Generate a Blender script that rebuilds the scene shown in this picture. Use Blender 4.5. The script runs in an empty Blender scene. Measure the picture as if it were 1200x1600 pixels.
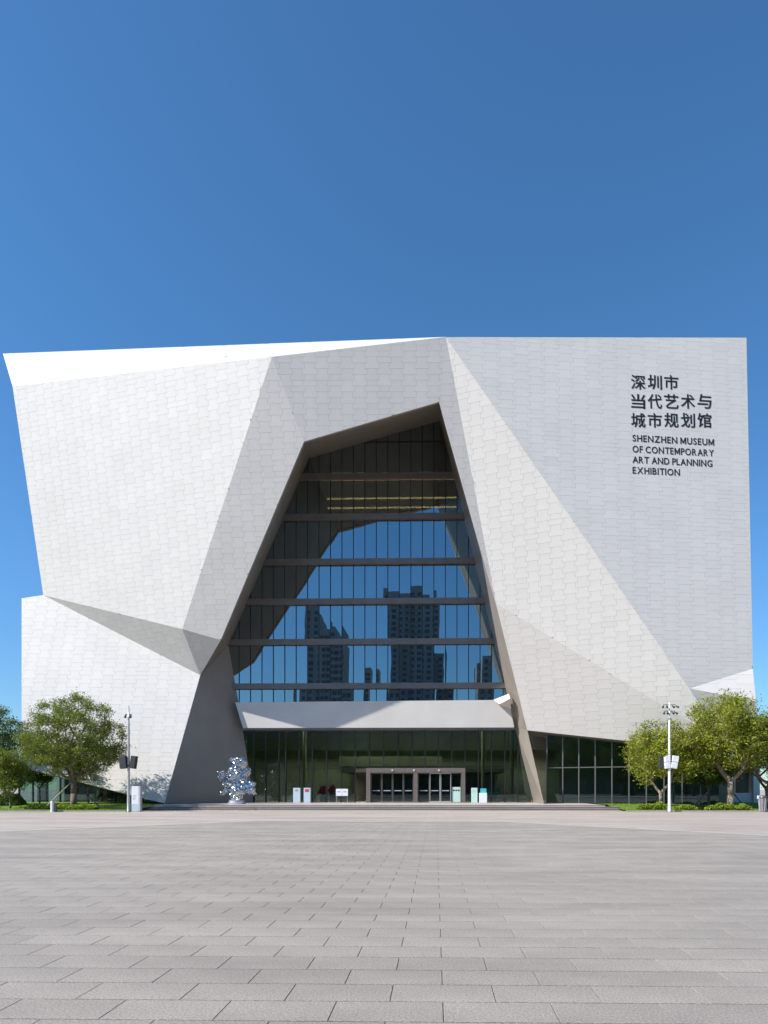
import bpy, bmesh, math, random
import numpy as np
from mathutils import Vector, Matrix

# ------------------------------------------------------------------ camera, sky, sun, exposure
SC = bpy.context.scene
COL = SC.collection
F_PX, CX, HOR, EYE, YAW = 1000.0, 658.0, 1233.0, 1.6, math.radians(1.3)
cam = bpy.data.cameras.new('camera')
cam.sensor_fit = 'VERTICAL'; cam.sensor_height = 36.0; cam.sensor_width = 27.0
cam.lens = F_PX / 1600 * 36.0
cam.shift_x = (600 - CX) / 1600
cam.shift_y = (HOR - 800) / 1600
cam.clip_end = 5000
camo = bpy.data.objects.new('camera', cam); COL.objects.link(camo)
camo.location = (0, 0, EYE); camo.rotation_euler = (math.pi / 2, 0, YAW)
SC.camera = camo

SUN_AZ, SUN_EL = math.radians(65), math.radians(40)
SUN = Vector((-math.sin(SUN_AZ) * math.cos(SUN_EL), -math.cos(SUN_AZ) * math.cos(SUN_EL), math.sin(SUN_EL)))
world = bpy.data.worlds.new('World'); SC.world = world; world.use_nodes = True
wn = world.node_tree
sky = wn.nodes.new('ShaderNodeTexSky'); sky.sky_type = 'NISHITA'; sky.sun_disc = False
sky.sun_elevation = SUN_EL; sky.sun_rotation = math.atan2(SUN.x, SUN.y)
sky.air_density = 1.0; sky.dust_density = 0.1; sky.ozone_density = 3.0; sky.altitude = 0
bg = wn.nodes['Background']; bg.inputs[1].default_value = 0.118
hs = wn.nodes.new('ShaderNodeHueSaturation'); hs.inputs['Saturation'].default_value = 1.12
tint = wn.nodes.new('ShaderNodeVectorMath'); tint.operation = 'MULTIPLY'; tint.inputs[1].default_value = (.77, .985, 1.08)
wn.links.new(sky.outputs[0], hs.inputs['Color']); wn.links.new(hs.outputs[0], tint.inputs[0]); wtc = wn.nodes.new('ShaderNodeTexCoord'); wsx = wn.nodes.new('ShaderNodeSeparateXYZ'); wn.links.new(wtc.outputs['Generated'], wsx.inputs[0])
wcr = wn.nodes.new('ShaderNodeValToRGB'); wn.links.new(wsx.outputs[2], wcr.inputs[0])      # clearer zenith, brighter middle sky, same all round
for e_, (p_, c_) in zip([wcr.color_ramp.elements[0], wcr.color_ramp.elements[1], wcr.color_ramp.elements.new(.3), wcr.color_ramp.elements.new(.58)], ((0, (.62, .66, .74)), (.80, (.43, .53, .70)), (.3, (.86, .92, .98)), (.58, (.90, 1.0, 1.0)))):
    e_.position = p_; e_.color = (*c_, 1)
wmu = wn.nodes.new('ShaderNodeVectorMath'); wmu.operation = 'MULTIPLY'; wn.links.new(tint.outputs[0], wmu.inputs[0]); wn.links.new(wcr.outputs[0], wmu.inputs[1])
wn.links.new(wmu.outputs[0], bg.inputs[0])
sl = bpy.data.lights.new('sun', 'SUN'); sl.energy = 5.0; sl.angle = math.radians(0.55); sl.color = (1, 0.98, 0.95)
so = bpy.data.objects.new('sun', sl); COL.objects.link(so)
so.rotation_euler = SUN.to_track_quat('Z', 'Y').to_euler(); so.location = (-60, -50, 90)
SC.view_settings.view_transform = 'Standard'; SC.view_settings.look = 'None'
SC.view_settings.exposure = 0.50; SC.view_settings.gamma = 1.0; SC.view_settings.use_curve_mapping = False
SC.render.engine = 'CYCLES'
SC.cycles.max_bounces = 10; SC.cycles.transparent_max_bounces = 24; SC.cycles.caustics_reflective = False
SC.cycles.caustics_refractive = False

# ------------------------------------------------------------------ helpers
random.seed(11); RNG = np.random.default_rng(11)
V = lambda *a: Vector(a)
def ray(px, py):
    a = (px - CX) / F_PX; b = (HOR - py) / F_PX
    return Vector((math.cos(YAW) * a - math.sin(YAW), math.sin(YAW) * a + math.cos(YAW), b))
ORG = Vector((0, 0, EYE))
def at(px, py, Y):                       # survey point: sight line met at distance Y
    d = ray(px, py); return ORG + d * (Y / d.y)
def onp(px, py, p0, n):
    d = ray(px, py); n = Vector(n); return ORG + d * (n.dot(p0 - ORG) / n.dot(d))
def on(px, py, a, b, c): return onp(px, py, a, (b - a).cross(c - a))
def gx(px, Y): return at(px, 1233, Y).x

MATS = {}
def nodes(name):
    m = bpy.data.materials.new(name); m.use_nodes = True; MATS[name] = m
    return m, m.node_tree, m.node_tree.nodes['Principled BSDF']
def mat(name, col, rough=0.6, metal=0.0, var=0.12, scale=3.0, bump=0.0, bscale=40.0, tone=False, spec=0.5, obj=False, stretch=None):
    m, t, b = nodes(name)
    b.inputs['Roughness'].default_value = rough; b.inputs['Metallic'].default_value = metal
    b.inputs['Specular IOR Level'].default_value = spec
    tc = t.nodes.new('ShaderNodeTexCoord')
    src = tc.outputs['Object']
    if stretch:
        mp = t.nodes.new('ShaderNodeMapping'); mp.inputs['Scale'].default_value = stretch
        t.links.new(src, mp.inputs[0]); src = mp.outputs[0]
    nz = t.nodes.new('ShaderNodeTexNoise'); nz.inputs['Scale'].default_value = scale; nz.inputs['Detail'].default_value = 6
    t.links.new(src, nz.inputs['Vector'])
    mr = t.nodes.new('ShaderNodeMapRange'); mr.inputs[1].default_value = 0.3; mr.inputs[2].default_value = 0.7
    mr.inputs[3].default_value = 1 - var; mr.inputs[4].default_value = 1 + var
    t.links.new(nz.outputs[0], mr.inputs[0])
    fac = mr.outputs[0]
    if tone or obj:
        if tone:
            at_ = t.nodes.new('ShaderNodeAttribute'); at_.attribute_name = 'tone'; s2 = at_.outputs['Fac']
        else:
            oi = t.nodes.new('ShaderNodeObjectInfo')
            r = t.nodes.new('ShaderNodeMapRange'); r.inputs[3].default_value = .9; r.inputs[4].default_value = 1.1
            t.links.new(oi.outputs['Random'], r.inputs[0]); s2 = r.outputs[0]
        mu = t.nodes.new('ShaderNodeMath'); mu.operation = 'MULTIPLY'
        t.links.new(fac, mu.inputs[0]); t.links.new(s2, mu.inputs[1]); fac = mu.outputs[0]
    vm = t.nodes.new('ShaderNodeVectorMath'); vm.operation = 'SCALE'; vm.inputs[0].default_value = col[:3]
    t.links.new(fac, vm.inputs['Scale']); t.links.new(vm.outputs[0], b.inputs['Base Color'])
    if bump:
        n2 = t.nodes.new('ShaderNodeTexNoise'); n2.inputs['Scale'].default_value = bscale; n2.inputs['Detail'].default_value = 4
        t.links.new(tc.outputs['Object'], n2.inputs['Vector'])
        bp = t.nodes.new('ShaderNodeBump'); bp.inputs['Strength'].default_value = bump; bp.inputs['Distance'].default_value = 0.02
        t.links.new(n2.outputs[0], bp.inputs['Height']); t.links.new(bp.outputs[0], b.inputs['Normal'])
    return m
def glass_mat(name, tint, refl, rough=0.0, wav=0.0):
    m, t, b = nodes(name); t.nodes.remove(b)
    out = t.nodes['Material Output']
    tr = t.nodes.new('ShaderNodeBsdfTransparent'); tr.inputs[0].default_value = (*tint, 1)
    gl = t.nodes.new('ShaderNodeBsdfAnisotropic') if False else t.nodes.new('ShaderNodeBsdfGlossy')
    gl.inputs['Color'].default_value = (.76, .93, .97, 1); gl.inputs['Roughness'].default_value = rough
    fr = t.nodes.new('ShaderNodeFresnel'); fr.inputs[0].default_value = 1.5
    ad = t.nodes.new('ShaderNodeMath'); ad.operation = 'ADD'; ad.use_clamp = True; ad.inputs[1].default_value = refl
    t.links.new(fr.outputs[0], ad.inputs[0])
    mx = t.nodes.new('ShaderNodeMixShader')
    t.links.new(ad.outputs[0], mx.inputs[0]); t.links.new(tr.outputs[0], mx.inputs[1]); t.links.new(gl.outputs[0], mx.inputs[2])
    t.links.new(mx.outputs[0], out.inputs[0])
    if wav:
        tc = t.nodes.new('ShaderNodeTexCoord')
        nz = t.nodes.new('ShaderNodeTexNoise'); nz.inputs['Scale'].default_value = 0.55; nz.inputs['Detail'].default_value = 1
        t.links.new(tc.outputs['Object'], nz.inputs['Vector'])
        bp = t.nodes.new('ShaderNodeBump'); bp.inputs['Strength'].default_value = wav; bp.inputs['Distance'].default_value = 0.02
        t.links.new(nz.outputs[0], bp.inputs['Height']); t.links.new(bp.outputs[0], gl.inputs['Normal'])
    return m
def emit(name, col, s):
    m, t, b = nodes(name)
    b.inputs['Base Color'].default_value = (*col, 1); b.inputs['Emission Color'].default_value = (*col, 1)
    b.inputs['Emission Strength'].default_value = s
    return m
def leaf_mat(name, c1, c2):
    m, t, b = nodes(name)
    a = t.nodes.new('ShaderNodeAttribute'); a.attribute_name = 'tone'
    mx = t.nodes.new('ShaderNodeMix'); mx.data_type = 'RGBA'
    mx.inputs[6].default_value = (*c1, 1); mx.inputs[7].default_value = (*c2, 1)
    t.links.new(a.outputs['Fac'], mx.inputs[0]); t.links.new(mx.outputs[2], b.inputs['Base Color'])
    b.inputs['Roughness'].default_value = 0.5; b.inputs['Specular IOR Level'].default_value = 0.35
    tl = t.nodes.new('ShaderNodeBsdfTranslucent'); t.links.new(mx.outputs[2], tl.inputs[0])
    ms = t.nodes.new('ShaderNodeMixShader'); ms.inputs[0].default_value = 0.38
    t.links.new(b.outputs[0], ms.inputs[1]); t.links.new(tl.outputs[0], ms.inputs[2])
    t.links.new(ms.outputs[0], t.nodes['Material Output'].inputs[0])
    return m

class MB:
    def __init__(s): s.v = []; s.f = []; s.t = []
    def poly(s, pts, tone=1.0):
        n = len(s.v); s.v.extend([tuple(p) for p in pts]); s.f.append(tuple(range(n, n + len(pts)))); s.t.append(tone)
    def prism(s, pts, off, tone=1.0):            # pts outline, off = vector to the other side
        n = len(s.v); k = len(pts)
        s.v.extend([tuple(p) for p in pts]); s.v.extend([tuple(Vector(p) + off) for p in pts])
        s.f.append(tuple(range(n, n + k))); s.f.append(tuple(range(n + 2 * k - 1, n + k - 1, -1)))
        for i in range(k):
            j = (i + 1) % k; s.f.append((n + i, n + k + i, n + k + j, n + j))
        s.t.extend([tone] * (k + 2))
    def box(s, x0, x1, y0, y1, z0, z1, tone=1.0):
        s.prism([(x0, y0, z0), (x1, y0, z0), (x1, y0, z1), (x0, y0, z1)], Vector((0, y1 - y0, 0)), tone)
    def tube(s, a, b, r0, r1, k=8, caps=True, tone=1.0):
        a = Vector(a); b = Vector(b); d = (b - a)
        if d.length < 1e-6: return
        d.normalize(); u = d.orthogonal().normalized(); w = d.cross(u); n = len(s.v)
        for p, r in ((a, r0), (b, r1)):
            for i in range(k):
                t = 2 * math.pi * i / k; s.v.append(tuple(p + (u * math.cos(t) + w * math.sin(t)) * r))
        for i in range(k):
            j = (i + 1) % k; s.f.append((n + i, n + j, n + k + j, n + k + i)); s.t.append(tone)
        if caps:
            s.f.append(tuple(range(n + k - 1, n - 1, -1))); s.f.append(tuple(range(n + k, n + 2 * k))); s.t += [tone] * 2
    def lathe(s, c, prof, k=20):                 # prof: (radius, z)
        n = len(s.v); c = Vector(c)
        for r, z in prof:
            for i in range(k):
                t = 2 * math.pi * i / k; s.v.append((c.x + r * math.cos(t), c.y + r * math.sin(t), c.z + z))
        for q in range(len(prof) - 1):
            for i in range(k):
                j = (i + 1) % k; s.f.append((n + q * k + i, n + q * k + j, n + q * k + k + j, n + q * k + k + i)); s.t.append(1.)
        s.f.append(tuple(range(n + k - 1, n - 1, -1))); m = n + (len(prof) - 1) * k
        s.f.append(tuple(range(m, m + k))); s.t += [1.] * 2
    def mesh(s, name, material, origin=None, smooth=False, fix=True):
        me = bpy.data.meshes.new(name)
        vv = s.v if origin is None else [(x - origin[0], y - origin[1], z - origin[2]) for x, y, z in s.v]
        me.from_pydata(vv, [], s.f)
        at_ = me.attributes.new('tone', 'FLOAT', 'FACE'); at_.data.foreach_set('value', s.t)
        if fix:
            bm = bmesh.new(); bm.from_mesh(me); bmesh.ops.recalc_face_normals(bm, faces=bm.faces); bm.to_mesh(me); bm.free()
        me.materials.append(MATS[material])
        if smooth: me.polygons.foreach_set('use_smooth', [True] * len(me.polygons))
        return me
    def build(s, name, material, parent=None, origin=None, smooth=False, fix=True):
        me = s.mesh(name, material, origin, smooth, fix)
        o = bpy.data.objects.new(name, me); COL.objects.link(o)
        if origin is not None: o.location = origin
        if parent is not None:
            o.parent = parent
            pl = world_loc(parent); o.location = Vector(o.location) - pl
        return o
def world_loc(o):
    l = Vector(o.location)
    while o.parent: o = o.parent; l += Vector(o.location)
    return l
def tag(o, label=None, cat=None, group=None, kind=None):
    if label: o['label'] = label
    if cat: o['category'] = cat
    if group: o['group'] = group
    if kind: o['kind'] = kind
    return o
def empty(name, loc, label=None, cat=None, group=None, parent=None):
    o = bpy.data.objects.new(name, None); COL.objects.link(o); o.location = loc; o.empty_display_size = .3
    if parent is not None: o.parent = parent; o.location = Vector(loc) - world_loc(parent)
    return tag(o, label, cat, group)
def copy_tree(o, parent=None):
    c = o.copy(); COL.objects.link(c); c.parent = parent
    for ch in list(o.children): copy_tree(ch, c)
    return c

# ------------------------------------------------------------------ materials
mat('facade_panel', (.64, .602, .557), .5, 0, .03, .35, .05, 30, tone=True, spec=.18)
mat('facade_backing', (.38, .35, .315), .8, 0, .05)
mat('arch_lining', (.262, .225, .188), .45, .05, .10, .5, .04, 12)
mat('beam_panel', (.62, .575, .52), .4, .1, .05, .5)
mat('spandrel', (.17, .155, .145), .45, .2, .12, 1.5)
mat('mullion', (.018, .02, .021), .4, .3, .1)
mat('mullion_grey', (.13, .125, .115), .4, .4, .1)
mat('door_frame', (.21, .17, .15), .35, .4, .08)
glass_mat('glass_upper', (.15, .18, .18), .32, .0, .09)
glass_mat('glass_lower', (.50, .57, .52), .04, .0, .05)
glass_mat('glass_side', (.44, .56, .52), .04, .0, .05)
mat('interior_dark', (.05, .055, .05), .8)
mat('interior_wall', (.34, .36, .28), .8)
mat('interior_floor', (.32, .30, .27), .4)
mat('interior_slab', (.16, .16, .155), .8)
emit('warm_strip', (1, .60, .22), 11)
emit('teal_strip', (.35, 1, .9), 5)
emit('lobby_lamp', (1, .93, .8), 200)
mat('granite', (.305, .264, .222), .75, 0, .09, 1.1, .25, 90, tone=True)
mat('granite_joint', (.10, .085, .075), .9)
mat('step_stone', (.22, .19, .17), .7, 0, .12, 1.5)
mat('landing_stone', (.42, .37, .33), .7, 0, .1, 1.2)
mat('kerb_stone', (.33, .30, .27), .8, 0, .1, 3)
mat('border_stone', (.42, .36, .33), .75, 0, .1, 1.0)
mat('lettering', (.018, .019, .021), .45, .2, .05)
mat('grass', (.13, .21, .014), .8, 0, .35, 2.5, .6, 30)
leaf_mat('grass_blade', (.11, .20, .012), (.22, .31, .03))
mat('soil', (.05, .035, .022), .95)
leaf_mat('leaf_dark', (.09, .14, .012), (.26, .30, .04))
leaf_mat('leaf_light', (.15, .20, .012), (.40, .41, .05))
leaf_mat('leaf_deep', (.045, .095, .012), (.13, .19, .022))
leaf_mat('hedge_leaf', (.15, .24, .012), (.33, .40, .04))
mat('bark', (.17, .125, .09), .9, 0, .3, 9, .6, 25)
mat('bark_pale', (.26, .20, .145), .9, 0, .3, 9, .6, 25)
mat('pole_grey', (.45, .44, .43), .4, .3, .05)
mat('pole_white', (.78, .78, .77), .4, .1, .04)
mat('speaker_dark', (.03, .029, .032), .6)
mat('speaker_white', (.75, .74, .74), .5)
mat('lamp_black', (.06, .06, .06), .4, .4)
mat('totem_blue', (.50, .60, .68), .35, 0, .04)
mat('totem_white', (.76, .78, .80), .4, 0, .03)
mat('print_red', (.55, .05, .05), .6)
mat('print_grey', (.35, .38, .42), .6)
mat('teal_print', (.06, .42, .42), .5)
mat('pale_green', (.50, .68, .60), .5, 0, .05)
mat('bin_plastic', (.16, .14, .15), .5)
mat('bollard_steel', (.62, .62, .63), .35, .5)
mat('bollard_dark', (.08, .08, .08), .4)
mat('red_cloth', (.55, .03, .025), .6)
mat('wood_prop', (.38, .32, .22), .8, 0, .2, 6)
mat('wood_prop_dark', (.05, .045, .04), .8)
mat('white_wall', (.66, .66, .65), .7, 0, .05)
mat('tower_wall', (.21, .245, .27), .7, 0, .08)  # bluish lightening puts distance haze into the wall colour
mat('tower_window', (.07, .09, .105), .2)
m, t, b = nodes('chrome')
b.inputs['Base Color'].default_value = (.50, .50, .50, 1); b.inputs['Metallic'].default_value = 1; b.inputs['Roughness'].default_value = .13
def paving_mat(name, col, bw, bh):
    m, t, b = nodes(name); b.inputs['Roughness'].default_value = .75
    tc = t.nodes.new('ShaderNodeTexCoord')
    br = t.nodes.new('ShaderNodeTexBrick'); br.inputs['Scale'].default_value = 1; br.inputs['Brick Width'].default_value = bw
    br.inputs['Row Height'].default_value = bh; br.inputs['Mortar Size'].default_value = .008
    c = Vector(col)
    br.inputs['Color1'].default_value = (*(c * .93), 1); br.inputs['Color2'].default_value = (*(c * 1.06), 1); br.inputs['Mortar'].default_value = (*(c * .5), 1)
    t.links.new(tc.outputs['Object'], br.inputs['Vector'])
    mp = t.nodes.new('ShaderNodeMapping'); mp.inputs['Scale'].default_value = (.12, .55, 1)
    nz = t.nodes.new('ShaderNodeTexNoise'); nz.inputs['Scale'].default_value = 1.0; nz.inputs['Detail'].default_value = 7
    t.links.new(tc.outputs['Object'], mp.inputs[0]); t.links.new(mp.outputs[0], nz.inputs['Vector'])
    mr = t.nodes.new('ShaderNodeMapRange'); mr.inputs[1].default_value = .3; mr.inputs[2].default_value = .7; mr.inputs[3].default_value = .82; mr.inputs[4].default_value = 1.12
    t.links.new(nz.outputs[0], mr.inputs[0])
    vm = t.nodes.new('ShaderNodeVectorMath'); vm.operation = 'SCALE'
    t.links.new(br.outputs[0], vm.inputs[0]); t.links.new(mr.outputs[0], vm.inputs['Scale']); t.links.new(vm.outputs[0], b.inputs['Base Color'])
paving_mat('pale_paving', (.40, .335, .285), 1.2, .6)
def granite_tweak():                              # speckle and trodden streaks for the grey pavers (world space)
    m = MATS['granite']; t = m.node_tree; b = t.nodes['Principled BSDF']
    old = b.inputs['Base Color'].links[0].from_socket
    g = t.nodes.new('ShaderNodeNewGeometry')
    sp = t.nodes.new('ShaderNodeTexNoise'); sp.inputs['Scale'].default_value = 60; sp.inputs['Detail'].default_value = 3
    t.links.new(g.outputs['Position'], sp.inputs['Vector'])
    r1 = t.nodes.new('ShaderNodeMapRange'); r1.inputs[1].default_value = .3; r1.inputs[2].default_value = .7; r1.inputs[3].default_value = .68; r1.inputs[4].default_value = 1.32
    t.links.new(sp.outputs[0], r1.inputs[0])
    mp = t.nodes.new('ShaderNodeMapping'); mp.inputs['Scale'].default_value = (.22, 1.1, 1)
    t.links.new(g.outputs['Position'], mp.inputs[0])
    st = t.nodes.new('ShaderNodeTexNoise'); st.inputs['Scale'].default_value = .9; st.inputs['Detail'].default_value = 8
    t.links.new(mp.outputs[0], st.inputs['Vector'])
    r2 = t.nodes.new('ShaderNodeMapRange'); r2.inputs[1].default_value = .32; r2.inputs[2].default_value = .62; r2.inputs[3].default_value = .84; r2.inputs[4].default_value = 1.06
    t.links.new(st.outputs[0], r2.inputs[0])
    mu = t.nodes.new('ShaderNodeMath'); mu.operation = 'MULTIPLY'; t.links.new(r1.outputs[0], mu.inputs[0]); t.links.new(r2.outputs[0], mu.inputs[1])
    vm = t.nodes.new('ShaderNodeVectorMath'); vm.operation = 'SCALE'
    t.links.new(old, vm.inputs[0]); t.links.new(mu.outputs[0], vm.inputs['Scale']); t.links.new(vm.outputs[0], b.inputs['Base Color'])
granite_tweak()

# ------------------------------------------------------------------ ground
mb = MB(); mb.poly([(-900, -900, -.012), (900, -900, -.012), (900, 1500, -.012), (-900, 1500, -.012)])
tag(mb.build('ground', 'pale_paving', fix=False), kind='structure')
OCT = [(-22, -14), (16.5, -14), (16.5, 16.5), (3.2, 31.6), (-9.0, 31.9), (-22, 17.8)]
mb = MB(); mb.poly([(x, y, -.006) for x, y in OCT]); plaza = tag(mb.build('plaza', 'granite_joint', fix=False), kind='structure')
def clip(poly, clipper):                          # Sutherland-Hodgman, convex CCW clipper
    out = list(poly)
    for i in range(len(clipper)):
        a = clipper[i]; c = clipper[(i + 1) % len(clipper)]
        ex, ey = c[0] - a[0], c[1] - a[1]
        inp, out = out, []
        if not inp: return []
        side = [ex * (p[1] - a[1]) - ey * (p[0] - a[0]) for p in inp]
        for k in range(len(inp)):
            p, q = inp[k], inp[(k + 1) % len(inp)]; sp, sq = side[k], side[(k + 1) % len(inp)]
            if sp >= 0: out.append(p)
            if (sp >= 0) != (sq >= 0):
                w = sp / (sp - sq); out.append((p[0] + (q[0] - p[0]) * w, p[1] + (q[1] - p[1]) * w))
    return out
def area(p): return .5 * sum(p[i][0] * p[(i + 1) % len(p)][1] - p[(i + 1) % len(p)][0] * p[i][1] for i in range(len(p)))
# border strip just outside the octagon
mb = MB()
cxo, cyo = -3.0, 9.0
for i in range(2, 5):
    (x0, y0), (x1, y1) = OCT[i], OCT[(i + 1) % 6]
    g = lambda x, y, k: (cxo + (x - cxo) * k, cyo + (y - cyo) * k, -.004)
    mb.poly([g(x0, y0, 1.004), g(x1, y1, 1.004), g(x1, y1, 1.028), g(x0, y0, 1.028)])
tag(mb.build('border_strip', 'border_stone', fix=False), kind='structure')
PW, PH, JG, JV = .80, .42, .003, .010
cells = []
for r in range(-5, 66):
    y0 = 4.395 + r * PH
    for c in range(-30, 23):
        x0 = .055 + c * PW + (PW / 2 if r % 2 else 0)
        p = clip([(x0 + JG, y0 + JV), (x0 + PW - JG, y0 + JV), (x0 + PW - JG, y0 + PH - JV), (x0 + JG, y0 + PH - JV)], OCT)
        if len(p) >= 3 and area(p) > .01:
            yc = y0 + PH / 2; xc = x0 + PW / 2
            vis = yc > 4.2 and -yc * .70 < xc < yc * .56
            cells.append((yc if vis else 99 + abs(yc), xc, yc, p))
cells.sort(key=lambda c: c[0])
shared = {}
rest = MB()
def paver_mesh(mb_, p, cx_, cy_, tone, dz=0.0):
    b_ = .002
    n = len(p); mx = sum(q[0] for q in p) / n; my = sum(q[1] for q in p) / n
    top = [(q[0] + (b_ if q[0] < mx else -b_) - cx_, q[1] + (b_ if q[1] < my else -b_) - cy_, dz) for q in p]
    low = [(q[0] - cx_, q[1] - cy_, dz - .002) for q in p]
    base = [(q[0] - cx_, q[1] - cy_, -.006) for q in p]
    mb_.poly(top, tone)
    for i in range(n):
        j = (i + 1) % n
        mb_.poly([low[i], low[j], top[j], top[i]], tone); mb_.poly([base[i], base[j], low[j], low[i]], tone)
nobj = 0
for key, xc, yc, p in cells:
    if nobj < 300 and key < 90 and abs(area(p) - (PW - 2 * JG) * (PH - 2 * JV)) < 1e-4:
        k = nobj % 12
        if k not in shared:
            m_ = MB(); paver_mesh(m_, p, xc, yc, random.uniform(.96, 1.04), .001 + random.uniform(-.0006, .0008)); shared[k] = m_.mesh('paver', 'granite', fix=False)
        o = bpy.data.objects.new('paver', shared[k]); COL.objects.link(o); o.location = (xc, yc, -.0); o.parent = plaza; nobj += 1
    else:
        paver_mesh(rest, p, 0, 0, random.uniform(.96, 1.04), .001 + random.uniform(-.0006, .0008))
tag(rest.build('paver_field', 'granite', plaza, fix=False), kind='stuff')

# steps and landing in front of the doors
Z0 = .37
steps = []
for i, (y0, xl, xr) in enumerate([(48.5, gx(216, 48.5), gx(988, 48.5)), (48.86, gx(228, 48.86), gx(968, 48.86)), (49.22, gx(240, 49.2), gx(946, 49.2))]):
    mb = MB(); z1 = .125 * (i + 1) - (.005 if i == 2 else 0)
    mb.box(xl, xr, y0, y0 + .36 if i < 2 else 78, -.05, z1)
    o = mb.build('landing' if i == 2 else 'step', 'landing_stone' if i == 2 else 'step_stone', origin=(0, y0, 0)); tag(o, kind='structure')
    mb = MB(); mb.box(xl - .01, xr + .01, y0 - .03, y0 + .33, z1, z1 + .012)
    mb.build('nosing', 'landing_stone', o)
Z0 = .37
# lawns
def lawn(x0, x1, y0, y1, name, nx=40):
    mb = MB(); ny = 14
    def z(x, y):
        t = min(1, max(0, (y - y0) / 6.5)); return .06 + .30 * t * t * (3 - 2 * t) + .015 * math.sin(x * 1.7) * math.sin(y * 1.3)
    P = [[(x0 + (x1 - x0) * i / nx, y0 + (y1 - y0) * (j / ny) ** 1.5, 0) for i in range(nx + 1)] for j in range(ny + 1)]
    P = [[(x, y, z(x, y)) for x, y, _ in row] for row in P]
    for j in range(ny):
        for i in range(nx): mb.poly([P[j][i], P[j][i + 1], P[j + 1][i + 1], P[j + 1][i]])
    o = mb.build(name, 'grass', fix=False, smooth=True); tag(o, kind='structure')
    kb = MB(); kb.box(x0 - .1, x1 + .1, y0 - .14, y0, -.05, .075); kb.build('kerb', 'kerb_stone', o)
    bl = MB()
    for _ in range(26000):
        x = random.uniform(x0, x1); y = y0 + (min(y1, y0 + 9) - y0) * random.random() ** 1.3
        if y > y1: continue
        zz = z(x, y) - .01; a = random.uniform(0, 6.28); hh = random.uniform(.04, .11); w = .02
        dx, dy = math.cos(a) * w, math.sin(a) * w
        bl.poly([(x - dx, y - dy, zz), (x + dx, y + dy, zz), (x + random.uniform(-.05, .05), y + random.uniform(-.05, .05), zz + hh)], random.random())
    tag(bl.build('grass_blades', 'grass_blade', fix=False), 'short mown green grass in front of the museum', 'grass', kind='stuff')
    return z
zl = lawn(-70, gx(217, 47), 44.9, 62, 'left_lawn', 60)
zr = lawn(gx(975, 47), 70, 46.2, 66, 'right_lawn', 60)

# ------------------------------------------------------------------ museum: folded facade
D = at(425, 558, 48.5); NM = (-.27, -.95, -.13)
C = onp(20, 604, D, NM); G = onp(68, 930, D, NM); H = onp(285, 983, D, NM)
E_ = at(475, 690, 49.75); F_ = at(686, 628, 49.4)
A = at(5, 553, C.y + 2.4)
I_ = on(345, 1000, D, E_, H)
B = on(697, 527, D, E_, F_)
J = at(313, 1055, 56.0); M_ = at(257, 1255.5, 52.3)
K = on(34, 935, G, J, M_); L0 = on(34, 1199, G, J, M_)
U = at(775, 943, 52.5); T = at(1077, 1076, 49.4); R = at(1166, 528, 51.4)
VV = on(1085, 1133.5, B, U, T); T2 = on(1100, 1109, B, U, T)
W = at(824, 1141, 55.9); S = on(1176, 1045, B, R, T); X = on(1090, 1169, U, VV, W)
Zt = at(1181, 1096, S.y - .9); Y1 = at(1184, 1165, Zt.y + .8)
GY = 58.6
I2 = at(357, 1008, GY); P_ = at(375, 1112, GY); N_ = on(331, 1255.5, J, P_, M_); Q2 = at(397, 1254, GY)
E2 = at(483, 716, GY); F2 = at(688, 657, GY)
i1 = at(793, 1090, GY); i2 = at(834, 1254, GY); i3 = at(805, 1138, GY); Q = at(850, 1256, 53.6)

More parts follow.
